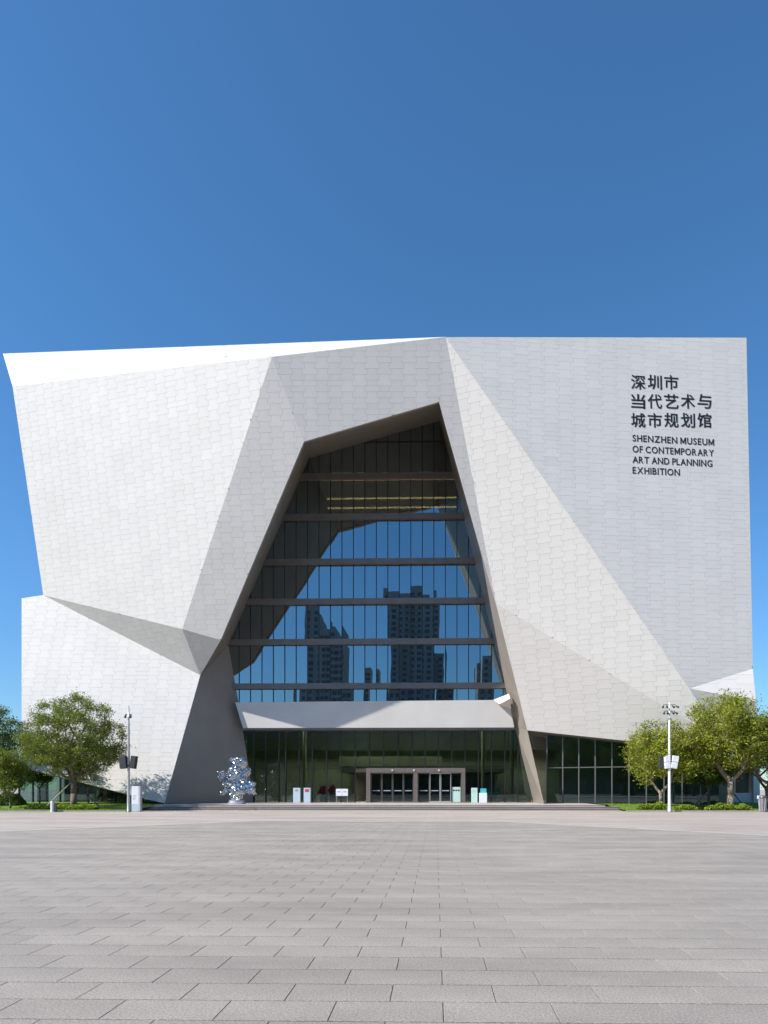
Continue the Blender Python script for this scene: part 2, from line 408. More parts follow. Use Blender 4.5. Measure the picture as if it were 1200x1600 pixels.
museum = empty('museum', (0, 54, 0), 'white faceted museum building with a tall angular glass arch over its entrance', 'museum')
panels = []
def orient(pts):
    n = Vector((0, 0, 0))
    for i in range(len(pts)): n += (pts[i] - pts[0]).cross(pts[(i + 1) % len(pts)] - pts[0])
    n.normalize()
    if n.dot(ORG - pts[0]) < 0: n = -n; pts = pts[::-1]
    return pts, n
def facet(pts, pw=.95, ph=.80, amp=.09, gap=.005, seed=0, tilt=0.0):
    pts, n = orient(list(pts))
    mb = MB(); mb.prism(pts, -n * .3); mb.build('wall_facet', 'facade_backing', museum)
    u = Vector((0, 0, 1)).cross(n)
    if u.length < .05: u = Vector((1, 0, 0))
    u.normalize(); w = n.cross(u)
    if tilt: u, w = u * math.cos(tilt) + w * math.sin(tilt), w * math.cos(tilt) - u * math.sin(tilt)
    o = pts[0]
    p2 = [((p - o).dot(u), (p - o).dot(w)) for p in pts]
    if area(p2) < 0: p2 = p2[::-1]
    xs = [p[0] for p in p2]; ys = [p[1] for p in p2]; hh = ph / 2; rnd = random.Random(seed)
    for i in range(int(min(xs) / pw) - 2, int(max(xs) / pw) + 3):
        for j in range(int(min(ys) / hh) - 3, int(max(ys) / hh) + 3):
            if (i + j) % 2: continue
            a = amp * rnd.uniform(.85, 1.1) if False else amp
            lw, rw = (i - .5) * pw - a, (i + .5) * pw + a; ln, rn = (i - .5) * pw + a, (i + .5) * pw - a
            y0, ym, y1 = j * hh, (j + 1) * hh, (j + 2) * hh; g = gap
            sp = rnd.random()
            if sp < .07: tiles = [[(lw + g, y0 + g), (rw - g, y0 + g), (rw - g, ym - g), (lw + g, ym - g)], [(ln + g, ym + g), (rn - g, ym + g), (rn - g, y1 - g), (ln + g, y1 - g)]]
            else: tiles = [[(lw + g, y0 + g), (rw - g, y0 + g), (rw - g, ym - g), (rn - g, ym - g), (rn - g, y1 - g), (ln + g, y1 - g), (ln + g, ym - g), (lw + g, ym - g)]]
            for tl in tiles:
                q = clip(tl, p2)
                if len(q) < 3 or area(q) < .012: continue
                p3 = [o + u * x + w * y + n * .004 for x, y in q]
                c3 = sum(p3, Vector()) / len(p3); d = (c3 - ORG).length
                px = area(q) * abs(n.dot((c3 - ORG).normalized())) / (d * d) * 1e6
                panels.append((px, p3, n, c3, 1 + rnd.gauss(0, .011)))
facet([C, G, H, D], seed=1)                                    # broad left face
facet([A, C, D], ph=.7, seed=2); facet([A, D, B], ph=.7, seed=2)                             # bright strip along the roof
facet([D, E_, F_, B], pw=.95, ph=.8, seed=3)                  # band over the arch
facet([D, H, I_, E_], pw=.95, seed=4)
facet([G, J, H], seed=5); facet([H, J, I_], seed=6)
facet([K, L0, M_, J, G], seed=7)                               # bright lower left wall
facet([B, F_, U], pw=1.0, seed=8)
facet([B, U, VV, T2], pw=.95, seed=9)
facet([U, W, X, VV], pw=1.15, ph=.74, seed=10)
facet([B, T, S, R], pw=1.15, ph=.66, amp=.12, seed=11)
facet([T, Zt, S], pw=1.5, seed=12); facet([T, on(1090, 1169, T, Zt, Y1), Y1, Zt], pw=1.5, seed=13)
panels.sort(key=lambda p: -p[0])
field = MB()
for k, (px, p3, n, c3, tone) in enumerate(panels):
    if k < 300:
        mb = MB(); mb.prism([p + n * .02 for p in p3], -n * .02, tone); mb.build('panel', 'facade_panel', museum, origin=tuple(c3))
    else: field.prism([p + n * .02 for p in p3], -n * .02, tone)
tag(field.build('panel_cladding', 'facade_panel', museum), kind='stuff')
# reveals of the arch
def lining(name, tris, m='arch_lining'):
    mb = MB()
    for t_ in tris: mb.poly(orient([Vector(p) for p in t_])[0])
    return mb.build(name, m, museum, fix=False)
dn = lambda p, z: Vector((p.x, p.y, z))
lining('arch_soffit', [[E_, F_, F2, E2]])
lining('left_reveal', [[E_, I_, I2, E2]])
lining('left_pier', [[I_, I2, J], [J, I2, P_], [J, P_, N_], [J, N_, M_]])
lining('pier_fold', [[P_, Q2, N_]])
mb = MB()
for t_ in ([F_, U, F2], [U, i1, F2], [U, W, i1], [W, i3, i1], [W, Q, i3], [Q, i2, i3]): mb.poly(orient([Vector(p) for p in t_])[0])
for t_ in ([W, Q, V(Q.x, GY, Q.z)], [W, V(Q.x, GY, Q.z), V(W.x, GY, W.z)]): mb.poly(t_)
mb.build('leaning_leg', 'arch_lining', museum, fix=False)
# hull: sides, roof and back
YB = 105
bk = lambda p, y=YB: Vector((p.x, y, p.z))
mb = MB()
for a_, b_ in ((A, C), (C, G), (G, K), (K, L0)): mb.poly([a_, b_, bk(b_), bk(a_)])
mb.poly([V(L0.x, 60.3, L0.z), V(L0.x, 60.3, 0), bk(dn(L0, 0)), bk(L0)])
for a_, b_ in ((R, S), (S, Zt), (Zt, Y1)): mb.poly([a_, b_, bk(b_), bk(a_)])
mb.poly([V(Y1.x, 66.3, Y1.z), V(Y1.x, 66.3, 0), bk(dn(Y1, 0)), bk(Y1)])
mb.poly([A, B, bk(B), bk(A)]); mb.poly([B, R, bk(R), bk(B)])
mb.poly([(-40, YB, -1), (25, YB, -1), (25, YB, 44), (-40, YB, 44)])
mb.build('rear_shell', 'facade_panel', museum, fix=False)
def soffit(a_, b_, y): lining('soffit', [[a_, b_, V(b_.x, y, b_.z), V(a_.x, y, a_.z)]])
soffit(M_ + V(0, 0, .02), L0, 61); soffit(W, X, 60); soffit(X, Y1, 66)

# ------------------------------------------------------------------ curtain walls
def frame_box(mb_, x0, x1, y0, y1, z0, z1): mb_.box(x0, x1, y0, y1, z0, z1)
arch_poly = [(p.x, p.z) for p in (E2, I2, P_, i3, i1, F2)]
zt = lambda y, Y=GY: at(658, y, Y).z
# grown outline so panes run in behind the reveals
cgx = sum(p[0] for p in arch_poly) / 6; cgz = sum(p[1] for p in arch_poly) / 6
ap = [(cgx + (x - cgx) * 1.02, cgz + (z - cgz) * 1.01) for x, z in arch_poly]
if area(ap) < 0: ap = ap[::-1]
def span_at(z):
    xs = []
    for i in range(len(ap)):
        (x0, z0), (x1, z1) = ap[i], ap[(i + 1) % len(ap)]
        if (z0 - z) * (z1 - z) < 0: xs.append(x0 + (x1 - x0) * (z - z0) / (z1 - z0))
    return (min(xs), max(xs)) if len(xs) >= 2 else None
LV = [zt(y) for y in (1100, 1072, 1003, 940, 878, 808, 745)]
tops = LV[1:] + [37.5]
MP = 1.055; x_ref = gx(606, GY)
curtain = empty('curtain_wall', (0, GY, 0), parent=museum)
frame = MB(); k0 = -24
for fl, (za, zb) in enumerate(zip(LV, tops)):
    sh = .26
    lo = za + (sh if fl > 0 else 0); hi = zb - sh if fl < len(LV) - 1 else zb
    for k in range(-24, 18):
        xa, xb = x_ref + k * MP, x_ref + (k + 1) * MP
        q = clip([(xa + .035, lo + .02), (xb - .035, lo + .02), (xb - .035, hi - .02), (xa + .035, hi - .02)], ap)
        if len(q) < 3 or area(q) < .05: continue
        mb = MB(); c3 = (sum(p[0] for p in q) / len(q), GY, sum(p[1] for p in q) / len(q))
        tl = random.gauss(0, .0045); tl2 = random.gauss(0, .003)
        mb.prism([(x, GY + (x - c3[0]) * tl + (z - c3[2]) * tl2, z) for x, z in q], Vector((0, .03, 0)))
        mb.build('pane', 'glass_upper', curtain, origin=c3)
        m2 = clip([(xa - .035, lo), (xa + .035, lo), (xa + .035, hi), (xa - .035, hi)], ap)
        if len(m2) >= 3: fb = MB(); fb.prism([(x, GY - .06, z) for x, z in m2], Vector((0, .2, 0))); fb.build('mullion', 'mullion', curtain, origin=(xa, GY, lo))
    if fl == len(LV) - 1:
        zz = zt(690); s_ = span_at(zz); frame.box(s_[0], s_[1], GY - .05, GY + .12, zz - .05, zz + .05)
frame.build('transom', 'mullion', curtain)
for zc in LV[1:]:
    s_ = span_at(zc); mb = MB(); mb.box(s_[0], s_[1], GY - .34, GY + .5, zc - .255, zc + .255); o = mb.build('spandrel_beam', 'spandrel', curtain)
    mb = MB(); mb.box(s_[0] + .1, s_[1] - .1, GY + .55, GY + 14, zc - .2, zc + .2); mb.build('floor_slab', 'interior_slab', museum)
# interior behind the upper glass
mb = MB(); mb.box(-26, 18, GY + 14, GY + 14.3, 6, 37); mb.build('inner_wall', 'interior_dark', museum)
zc = LV[5]
for i, (py, fx) in enumerate(((768, 510), (783, 512), (797, 516))):
    z = zt(py); mb = MB(); mb.box(gx(fx, GY + 1.2), gx(713, GY + 1.2), GY + 1.2, GY + 1.35, z - .045, z + .045); mb.build('light_strip', 'warm_strip', museum)
for x0, x1 in ((515, 548), (556, 570), (596, 608), (655, 676)):
    mb = MB(); z = zt(728); mb.box(gx(x0, GY + 1.2), gx(x1, GY + 1.2), GY + 1.2, GY + 1.3, z - .06, z + .06); mb.build('light_strip', 'teal_strip', museum)
# white beam over the entrance
YBm = 57.5
bt, bb = at(600, 1095, YBm).z, at(600, 1137, YBm).z
xl0, xr0 = gx(371, YBm), gx(800, YBm)
mb = MB(); mb.prism([(xl0 - .2, YBm, bt - .1), (xl0 + .5, YBm, bb), (xr0 + .2, YBm, bb), (xr0 - .3, YBm, bt + .05)], Vector((0, 1.3, 0)))
beam = mb.build('entrance_beam', 'beam_panel', museum)
mb = MB(); mb.box(xl0 + .3, xr0 + .2, YBm + .1, GY + .25, bb - .16, bb - .003); mb.build('beam_under_strip', 'spandrel', museum)  # solid dark strip along the underside of the beam
wz = [at(771, 1093.5, 57.4), at(780, 1100.5, 56.8), at(797, 1091.5, 56.0), at(795, 1084, 57.0), at(799, 1108, 57.4)]
mb = MB(); mb.poly([wz[0], wz[1], wz[2], wz[3]]); mb.poly([wz[1], wz[4], wz[2]]); mb.poly([wz[0], wz[4], wz[1]]); mb.poly([wz[3], wz[2], wz[4]]); mb.poly([wz[0], wz[3], wz[4]])
mb.build('beam_fin', 'facade_panel', museum)
# lower glazing
lobby = empty('lobby_glazing', (0, GY, 0), parent=museum)
ZT, ZTR = bb - .1, zt(1200)
lowp = [(gx(372, GY), Z0), (gx(840, GY), Z0), (gx(808, GY), ZT), (gx(372, GY), ZT)]
fr = MB()
mxs = [gx(397, GY), gx(415.6, GY), gx(436, GY), gx(446.7, GY)] + [gx(446.7 + 20.9 * k if k == 1 else 443.5 + 22.35 * k, GY) for k in range(1, 9)] + [gx(643.7 + 20.7 * k, GY) for k in range(0, 10)]
mxs = [gx(375, GY)] + mxs
xd0, xd1 = gx(573, GY), gx(727, GY)
for a_, b_ in zip(mxs[:-1], mxs[1:]):
    for lo, hi in ((Z0, ZTR), (ZTR, ZT)):
        if lo == Z0 and b_ > xd0 + .1 and a_ < xd1 - .1: continue
        q = clip([(a_ + .03, lo + .03), (b_ - .03, lo + .03), (b_ - .03, hi - .03), (a_ + .03, hi - .03)], lowp)
        if len(q) < 3 or area(q) < .03: continue
        c3 = (sum(p[0] for p in q) / len(q), GY, sum(p[1] for p in q) / len(q)); tl = random.gauss(0, .002)
        mb = MB(); mb.prism([(x, GY + (x - c3[0]) * tl, z) for x, z in q], Vector((0, .03, 0))); mb.build('pane', 'glass_lower', lobby, origin=c3)
    fb = MB(); fb.box(a_ - .045, a_ + .045, GY - .10, GY + .12, (ZTR if xd0 - .3 < a_ < xd1 + .3 else Z0), ZT); fb.build('mullion', 'mullion', lobby, origin=(a_, GY, Z0))
fr.box(mxs[0], gx(822, GY), GY - .05, GY + .1, ZTR - .03, ZTR + .03)
fr.build('transom', 'mullion', lobby)
# entrance portal and sliding doors
portal = empty('entrance_portal', ((xd0 + xd1) / 2, GY - .5, Z0), parent=museum)
YD = GY - .55; zD = at(650, 1200, YD).z
dx = lambda p: gx(p, YD)
mb = MB(); mb.box(dx(572), dx(578.5), YD, GY + .3, Z0, zD); mb.box(dx(721), dx(727), YD, GY + .3, Z0, zD); mb.box(dx(646), dx(652.5), YD + .003, GY + .3, Z0, zD - .05); mb.box(dx(572) + .003, dx(727) - .003, YD - .004, GY + .304, zD - .42, zD + .003)
mb.build('portal_frame', 'door_frame', portal)
dz = zD - .43
for a_, b_, kind in [(579, 596, 0), (596, 613, 0), (613, 630, 0), (630, 646, 0), (653, 671, 0), (671, 688, 1), (688, 705, 1), (705, 721, 2)]:
    xa, xb = dx(a_) + .02, dx(b_) - .02; yy = YD + (.30 if kind != 1 else .18); w = .055
    c3 = ((xa + xb) / 2, yy, Z0)
    mb = MB()
    for bx_ in ((xa, xa + w, Z0 + .02, dz), (xb - w, xb, Z0 + .02, dz), (xa + w, xb - w, dz - .1, dz - .004), (xa + w, xb - w, Z0 + .024, Z0 + .14)): mb.box(bx_[0], bx_[1], yy, yy + .06, bx_[2], bx_[3])
    d_ = mb.build('door_leaf', 'mullion_grey' if kind != 1 else 'pole_grey', portal, origin=c3)
    mb = MB(); mb.box(xa + w, xb - w, yy + .02, yy + .035, Z0 + .14, dz - .1); mb.build('pane', 'glass_lower', portal, origin=c3)
    if kind < 2:
        mb = MB(); mb.box(xa + w + .1, xb - w - .1, yy + .008, yy + .018, Z0 + 1.05, Z0 + 1.13); mb.build('safety_mark', 'print_grey', portal, origin=c3)
    else:
        mb = MB(); mb.box(xa + .06, xb - .06, yy - .02, yy - .005, Z0 + .05, Z0 + 1.42); mb.build('notice_panel', 'pale_green', portal, origin=c3)
        mb = MB()
        for q in range(3): mb.tube(((xa + xb) / 2 - .22 + .22 * q, yy - .022, Z0 + 1.12), ((xa + xb) / 2 - .22 + .22 * q, yy - .03, Z0 + 1.12), .085, .085, 12)
        mb.build('pictogram', 'lettering', portal, origin=c3)
for px in (613, 647, 686):
    mb = MB(); c = at(px, 1203.5, YD - .05); mb.tube(c + V(0, .05, 0), c - V(0, .04, 0), .08, .05, 10); mb.build('door_sensor', 'speaker_white', portal)
# lobby interior
mb = MB(); mb.box(gx(340, GY), gx(1080, GY), GY + .14, GY + 17, Z0 + .002, Z0 + .012); mb.build('lobby_floor', 'interior_floor', museum)
mb = MB(); mb.box(-26, 22, GY + 17, GY + 17.2, Z0, 9); mb.build('lobby_wall', 'interior_wall', museum)
mb = MB(); mb.box(-26, 22, GY + .3, GY + 17, bt - .6, bt - .5); mb.build('lobby_ceiling', 'interior_slab', museum)
mb = MB(); mb.box(gx(530, GY + 6), gx(790, GY + 6), GY + 6, GY + 16.9, 3.3, 3.9); mb.build('gallery_slab', 'interior_slab', museum)
mb = MB(); mb.box(gx(530, GY + 6), gx(690, GY + 6), GY + 5.9, GY + 5.95, 3.92, 4.9); mb.build('gallery_balustrade', 'interior_wall', museum)
for px in (476, 755, 800):
    mb = MB(); mb.tube((gx(px, GY + 4), GY + 4, Z0), (gx(px, GY + 4), GY + 4, 8.8), .18, .18, 16); mb.build('lobby_column', 'interior_wall', museum, smooth=False)
for k in range(9):
    x = gx(470 + 40 * k, GY + 7); mb = MB(); mb.tube((x, GY + 4 + (k % 3) * 3, bt - .62), (x, GY + 4 + (k % 3) * 3, bt - .70), .30, .30, 12); mb.build('downlight', 'lobby_lamp', museum)
# side glazing right of the leg, left under the low wall
def side_glazing(x0, x1, Y, z1f, step, label, zbase, trans=None, pale=()):
    g = empty('side_glazing', ((x0 + x1) / 2, Y, zbase), parent=museum)
    fr = MB(); n = int((x1 - x0) / step)
    for k in range(n):
        a_, b_ = x0 + k * step, x0 + (k + 1) * step
        zs = [zbase] + ([trans] if trans else [])
        for q, lo in enumerate(zs):
            hA, hB = (trans, trans) if (trans and q == 0) else (z1f(a_), z1f(b_))
            if min(hA, hB) < lo + .1: continue
            c3 = ((a_ + b_) / 2, Y, lo); mb = MB(); tl = random.gauss(0, .003)
            mb.prism([(a_ + .03, Y - step / 2 * tl, lo + .03), (b_ - .03, Y + step / 2 * tl, lo + .03), (b_ - .03, Y + step / 2 * tl, hB - .03), (a_ + .03, Y - step / 2 * tl, hA - .03)], Vector((0, .03, 0)))
            mb.build('pane', 'glass_side', g, origin=c3)
        fb = MB(); fb.box(a_ - .05, a_ + .05, Y - .08, Y + .1, zbase, max(zbase + .1, z1f(a_))); fb.build('mullion', 'mullion_grey' if trans else 'mullion', g, origin=(a_, Y, zbase))
        if k in pale:
            mb = MB(); mb.box(a_ + .1, b_ - .1, Y + .5, Y + .55, zbase + .05, zbase + 2.2); mb.build('blind', 'pale_green', g)
    if trans: fr.box(x0, x0 + n * step, Y - .06, Y + .08, trans - .04, trans + .04); fr.build('transom', 'mullion_grey', g)
    mb = MB(); mb.box(x0, x1, Y + 6, Y + 6.1, zbase, 8); mb.build('back_wall', 'interior_wall', g)
    return g
ZW = W.z + .3; slope = (X.z - W.z) / (X.x - W.x)
sg = side_glazing(gx(846.5, GY), gx(1105, GY) , GY, lambda x: W.z + (x - W.x) * slope - .03, gx(868.5, GY) - gx(846.5, GY) + .1, '', Z0, zt(1201))
sg.rotation_euler.z = math.atan2(51.6 - 56.4, X.x - W.x); sg.location.y += 54.0 - GY; sg.location.x -= .35
sl2 = (M_.z + .02 - L0.z) / (M_.x - L0.x)
side_glazing(gx(30, 60), gx(262, 60), 60.0, lambda x: min(4.2, M_.z + (x - M_.x) * sl2), 1.32, '', .34, None, (1, 3))

# museum name on the facade
nf = (R - B).cross(T - B).normalized(); nf = nf if nf.y < 0 else -nf
uf = Vector((0, 0, 1)).cross(nf).normalized(); wf = nf.cross(uf)
rot = Matrix((uf, wf, nf)).transposed()
def text_mesh(body, size, bold):
    cu = bpy.data.curves.new('text', 'FONT'); cu.body = body; cu.size = size; cu.extrude = .008; cu.space_character = 1.1; cu.offset = bold; cu.resolution_u = 4
    o = bpy.data.objects.new('text', cu); COL.objects.link(o)
    dg = bpy.context.evaluated_depsgraph_get(); me = bpy.data.meshes.new_from_object(o.evaluated_get(dg))
    bpy.data.objects.remove(o); bpy.data.curves.remove(cu)
    me.materials.clear(); me.materials.append(MATS['lettering']); return me
def fp(px, py): return onp(px, py, B, nf)
sign = empty('facade_lettering', fp(1050, 740) + nf * .05, 'black raised museum name in Chinese and English on the grey facade', 'sign')
M1 = (fp(1010, 650) - fp(1000, 650)).dot(uf) / 10      # metres per survey pixel
def put(me, px, py, name, wid=None, hgt=None):
    co = np.empty(len(me.vertices) * 3); me.vertices.foreach_get('co', co); co = co.reshape(-1, 3)
    lo, hi = co.min(0), co.max(0); co[:, 0] -= lo[0]
    if wid: co[:, 0] *= wid / (hi[0] - lo[0])
    if hgt: co[:, 1] *= hgt / (hi[1] - lo[1]); co[:, 1] -= co[:, 1].min()
    me.vertices.foreach_set('co', co.ravel()); me.update()
    mw = Matrix.Translation(fp(px, py) + nf * .036 - Vector(sign.location)) @ rot.to_4x4()
    o = bpy.data.objects.new(name, me); COL.objects.link(o); o.parent = sign; o.matrix_local = mw
def glyph(ch, h_):
    if ch == 'M':
        w, t_ = h_ * .98, h_ * .17
        pts = [(0, 0), (t_, 0), (t_, h_ * .66), (w / 2 - t_ * .42, h_ * .12), (w / 2 + t_ * .42, h_ * .12), (w - t_, h_ * .66), (w - t_, 0), (w, 0), (w, h_), (w - t_ * 1.05, h_), (w / 2, h_ * .38), (t_ * 1.05, h_), (0, h_)]
        m_ = MB(); m_.prism([(x, y, -.008) for x, y in pts], Vector((0, 0, .016))); me = m_.mesh('letter', 'lettering'); return me, 0, w
    me = text_mesh(ch, h_ * 1.42, .008 * h_ / .52)
    co = np.empty(len(me.vertices) * 3); me.vertices.foreach_get('co', co); co = co.reshape(-1, 3)
    co[:, 1] -= (co[:, 1].min() if ch not in 'OSCGU' else -.012 * h_); co[:, 0] -= co[:, 0].min(); co[:, 1] *= h_ / max(co[:, 1].max(), h_ * .5)
    me.vertices.foreach_set('co', co.ravel()); me.update(); return me, 0, co[:, 0].max()
def put_line(txt, px, py, wd, h_):
    gl = []; x = 0
    for ch in txt:
        if ch == ' ': x += h_ * .34; continue
        me, _, w = glyph(ch, h_); gl.append((me, x)); x += w + h_ * (.20 if ch not in 'ATYPL' else .12)
    k = wd / (x - h_ * .2)
    for me, x0 in gl:
        o = bpy.data.objects.new('letter', me); COL.objects.link(o); o.parent = sign
        o.matrix_local = Matrix.Translation(fp(px, py) + uf * (x0 * k) + nf * .036 - Vector(sign.location)) @ rot.to_4x4() @ Matrix.Diagonal((k, 1, 1, 1))
for row, (txt, yb) in enumerate((('深圳市', 608.3), ('当代艺术与', 638.2), ('城市规划馆', 667.8))):
    for k, ch in enumerate(txt):
        put(text_mesh(ch, 24 * M1, .016), 986.0 + 25.9 * k, yb, 'character', 22.3 * M1, 22.4 * M1)
for txt, yb, wd in (('SHENZHEN MUSEUM', 690, 128), ('OF CONTEMPORARY', 707, 127), ('ART AND PLANNING', 723.6, 125), ('EXHIBITION', 740.2, 73.5)):
    put_line(txt, 988.2, yb, wd * M1, 10.2 * M1)
#PART2
# ------------------------------------------------------------------ trees
def make_tree(name, base, height, trunk_h, R_, zb, label, leaf, bark, seed, n_pts=330, leaves=60, size=.15, tr=.17, squash=1.0, center=.36, fork=None, group=None, props=None, shell=.45, lean=(0, 0), lumpy=1.0):
    rg = np.random.default_rng(seed); base = Vector(base)
    root = empty(name, base, label, 'tree', group)
    zc = zb + center * (height - zb)
    pts = []
    lump = rg.normal(0, 1, (7, 3)); lump /= np.linalg.norm(lump, axis=1)[:, None]; la = rg.uniform(-.16, .10, 7)
    while len(pts) < n_pts:
        d = rg.normal(0, 1, 3); d /= np.linalg.norm(d)
        r = shell + (1 - shell) * rg.random() ** .55 if rg.random() < .8 else rg.random() ** .5 * .8
        r *= 1 + sum(a * max(0, d @ l) ** 3 for a, l in zip(la, lump)) * 1.4 * lumpy
        hz = (height - zc) if d[2] > 0 else (zc - zb)
        p = np.array([d[0] * R_ * r + lean[0], d[1] * R_ * squash * r + lean[1], zc + d[2] * hz * r])
        if p[2] < trunk_h + .2 and math.hypot(p[0], p[1]) < .5: continue
        pts.append(p)
    pts = np.array(pts)
    nd = [np.array([0, 0, -.15]), np.array([.02, 0, trunk_h * .5]), np.array([lean[0] * .1, lean[1] * .1, trunk_h])]
    par = [-1, 0, 1]; pl = [0, trunk_h * .6, trunk_h + .1]
    best = np.full(n_pts, 1e9); bi = np.zeros(n_pts, int); done = np.zeros(n_pts, bool)
    def upd(i):
        global _
        dd = np.linalg.norm(pts - nd[i], axis=1); down = np.maximum(0, nd[i][2] - pts[:, 2])
        cst = dd + .42 * pl[i] + .35 * down
        m_ = (cst < best) & ~done; best[m_] = cst[m_]; bi[m_] = i
    upd(2)
    for _i in range(n_pts):
        b2 = np.where(done, 1e9, best); k = int(b2.argmin()); a = bi[k]; p, q = nd[a], pts[k]
        L_ = np.linalg.norm(q - p); done[k] = True
        if L_ > .7:                                         # long limb: curved by mid nodes
            ns = int(L_ / .5); prev = a
            for s_ in range(1, ns):
                w = s_ / ns; mid = p * (1 - w) + q * w; mid = mid + np.array([0, 0, -.14 * L_ * math.sin(math.pi * w) * .5]) + rg.normal(0, .03, 3)
                nd.append(mid); par.append(prev); pl.append(pl[prev] + L_ / ns); prev = len(nd) - 1
                upd(prev)
            a = prev
        nd.append(q); par.append(a); pl.append(pl[a] + np.linalg.norm(q - nd[a])); upd(len(nd) - 1)
    n = len(nd); rad = np.zeros(n); kids = [[] for _ in range(n)]
    for i in range(1, n): kids[par[i]].append(i)
    for i in range(n - 1, -1, -1):
        rad[i] = (.012 ** 2.2 if not kids[i] else sum(rad[c] ** 2.2 for c in kids[i])) ** (1 / 2.2)
    sc = tr / rad[2]; rad = np.maximum(.011, rad * np.where(rad > .03, sc, max(1, sc * .7)))
    rad[0] = tr * 1.35; rad[1] = tr * 1.05; rad[2] = min(rad[2], tr)
    tb = MB()
    for i in range(1, n):
        k_ = 9 if rad[i] > .06 else (5 if rad[i] > .02 else 4)
        tb.tube(base + Vector(nd[par[i]]), base + Vector(nd[i]), min(rad[par[i]], rad[i] * 1.35 + (.2 if i < 3 else 0)), rad[i], k_, i < 3)
    tb.build('trunk', bark, root, origin=tuple(base), smooth=True, fix=False)
    # leaves
    tips = np.array([nd[i] for i in range(3, n) if rad[i] < .035])
    nl = leaves * n_pts; idx = rg.integers(0, len(tips), nl)
    c = tips[idx] + rg.normal(0, 1, (nl, 3)) * np.array([.20, .20, .15]) * (size / .15) + np.array([0, 0, .05])
    nr = rg.normal(0, .75, (nl, 3)) + np.array([0, 0, .75]); nr /= np.linalg.norm(nr, axis=1)[:, None]
    ax = np.cross(nr, rg.normal(0, 1, (nl, 3))); ax /= np.linalg.norm(ax, axis=1)[:, None]; bx = np.cross(nr, ax)
    ln = size * rg.uniform(.6, 1.25, nl)[:, None]; wd = ln * .42
    v = np.stack([c - ax * ln * .5, c + bx * wd * .5 + nr * .012, c + ax * ln * .5, c - bx * wd * .5 + nr * .012], 1).reshape(-1, 3)
    me = bpy.data.meshes.new('crown'); me.vertices.add(nl * 4); me.vertices.foreach_set('co', v.ravel())
    me.loops.add(nl * 4); me.loops.foreach_set('vertex_index', np.arange(nl * 4, dtype=np.int32))
    me.polygons.add(nl); me.polygons.foreach_set('loop_start', np.arange(0, nl * 4, 4, dtype=np.int32))
    clump = rg.random(len(tips)); tn = np.clip(.55 * clump[idx] + .45 * rg.random(nl), 0, 1)
    a_ = me.attributes.new('tone', 'FLOAT', 'FACE'); a_.data.foreach_set('value', tn.astype(np.float32))
    me.update(calc_edges=True); me.materials.append(MATS[leaf])
    o = bpy.data.objects.new('crown', me); COL.objects.link(o); o.parent = root
    if props:
        for (ang, rr, hh, m_) in props:
            pb = MB(); e = base + V(math.cos(ang) * rr, math.sin(ang) * rr, -.05); pb.tube(e, base + V(math.cos(ang) * .12, math.sin(ang) * .12, hh), .045, .04, 7)
            pb.build('support_pole', m_, root, origin=tuple(base))
    return root
def tb(px, Y, zf): x = gx(px, Y); return (x, Y, zf(x, Y) - .02)
make_tree('dome_tree', tb(115, 47.6, zl), 8.5, 2.2, 3.75, 2.3, 'broad dome-crowned tree with open branches between lawn and bright white wall', 'leaf_dark', 'bark', 3,
          n_pts=560, leaves=78, size=.155, lumpy=.3, tr=.20, center=.38, props=((3.5, 2.0, 2.0, 'wood_prop'), (-.2, 2.5, 1.8, 'wood_prop_dark')))
make_tree('leafy_tree', tb(-22, 51, zl), 8.0, 1.5, 3.1, .9, 'dense dark green tree at the end of the white lower wall', 'leaf_deep', 'bark', 5, n_pts=300, leaves=85, size=.18, tr=.17, center=.5, shell=.3)
make_tree('small_tree', tb(16, 47.6, zl), 4.6, .9, 1.55, .75, 'small bushy tree beside the dense dark green tree', 'leaf_dark', 'bark', 6, n_pts=130, leaves=80, size=.16, tr=.07, center=.5, shell=.3)
make_tree('small_tree', tb(62, 54, zl), 3.9, 1.3, 1.5, 1.6, 'low sapling in the shade under the dome-crowned tree, beside pale blinds', 'leaf_deep', 'bark', 8, n_pts=80, leaves=80, size=.16, tr=.05, shell=.3)
make_tree('small_tree', tb(138, 53, zl), 3.7, 1.3, 1.25, 1.6, 'short sapling just right of the thick brown trunk, before the low glazing', 'leaf_deep', 'bark', 9, n_pts=70, leaves=80, size=.16, tr=.05, shell=.3)
make_tree('spreading_tree', tb(1032, 48, zr), 6.7, 1.2, 2.75, 1.6, 'slender low-forking tree with loose bright leaves behind white lamp post', 'leaf_light', 'bark_pale', 21, n_pts=230, leaves=62, size=.21, tr=.125, center=.5, shell=.35, lean=(.15, 0))
make_tree('spreading_tree', tb(1141, 47.6, zr), 8.55, 2.1, 3.25, 2.6, 'tallest bright green tree with stout pale trunk by the clipped hedge', 'leaf_light', 'bark_pale', 24, n_pts=400, leaves=60, size=.20, tr=.21, center=.45, shell=.4, props=((.3, 1.5, 1.4, 'wood_prop_dark'),))
make_tree('spreading_tree', tb(1107, 52, zr), 4.7, 1.3, 1.9, 1.5, 'short dark tree propped by a slanting stake, behind the stout pale trunk', 'leaf_deep', 'bark', 27, n_pts=140, leaves=75, size=.2, tr=.11, shell=.3, props=((3.7, 1.6, 1.0, 'wood_prop'),))
make_tree('spreading_tree', tb(1199, 49, zr), 7.2, 1.4, 2.7, 1.9, 'shady tree with arching stems behind the litter bin', 'leaf_light', 'bark', 29, n_pts=260, leaves=80, size=.2, tr=.16, center=.5, shell=.3)
make_tree('spreading_tree', tb(1072, 54.5, zr), 6.0, 1.6, 2.0, 2.0, 'dull green tree set back against the facade between two brighter trees', 'leaf_dark', 'bark', 31, n_pts=150, leaves=60, size=.19, tr=.10, shell=.35)
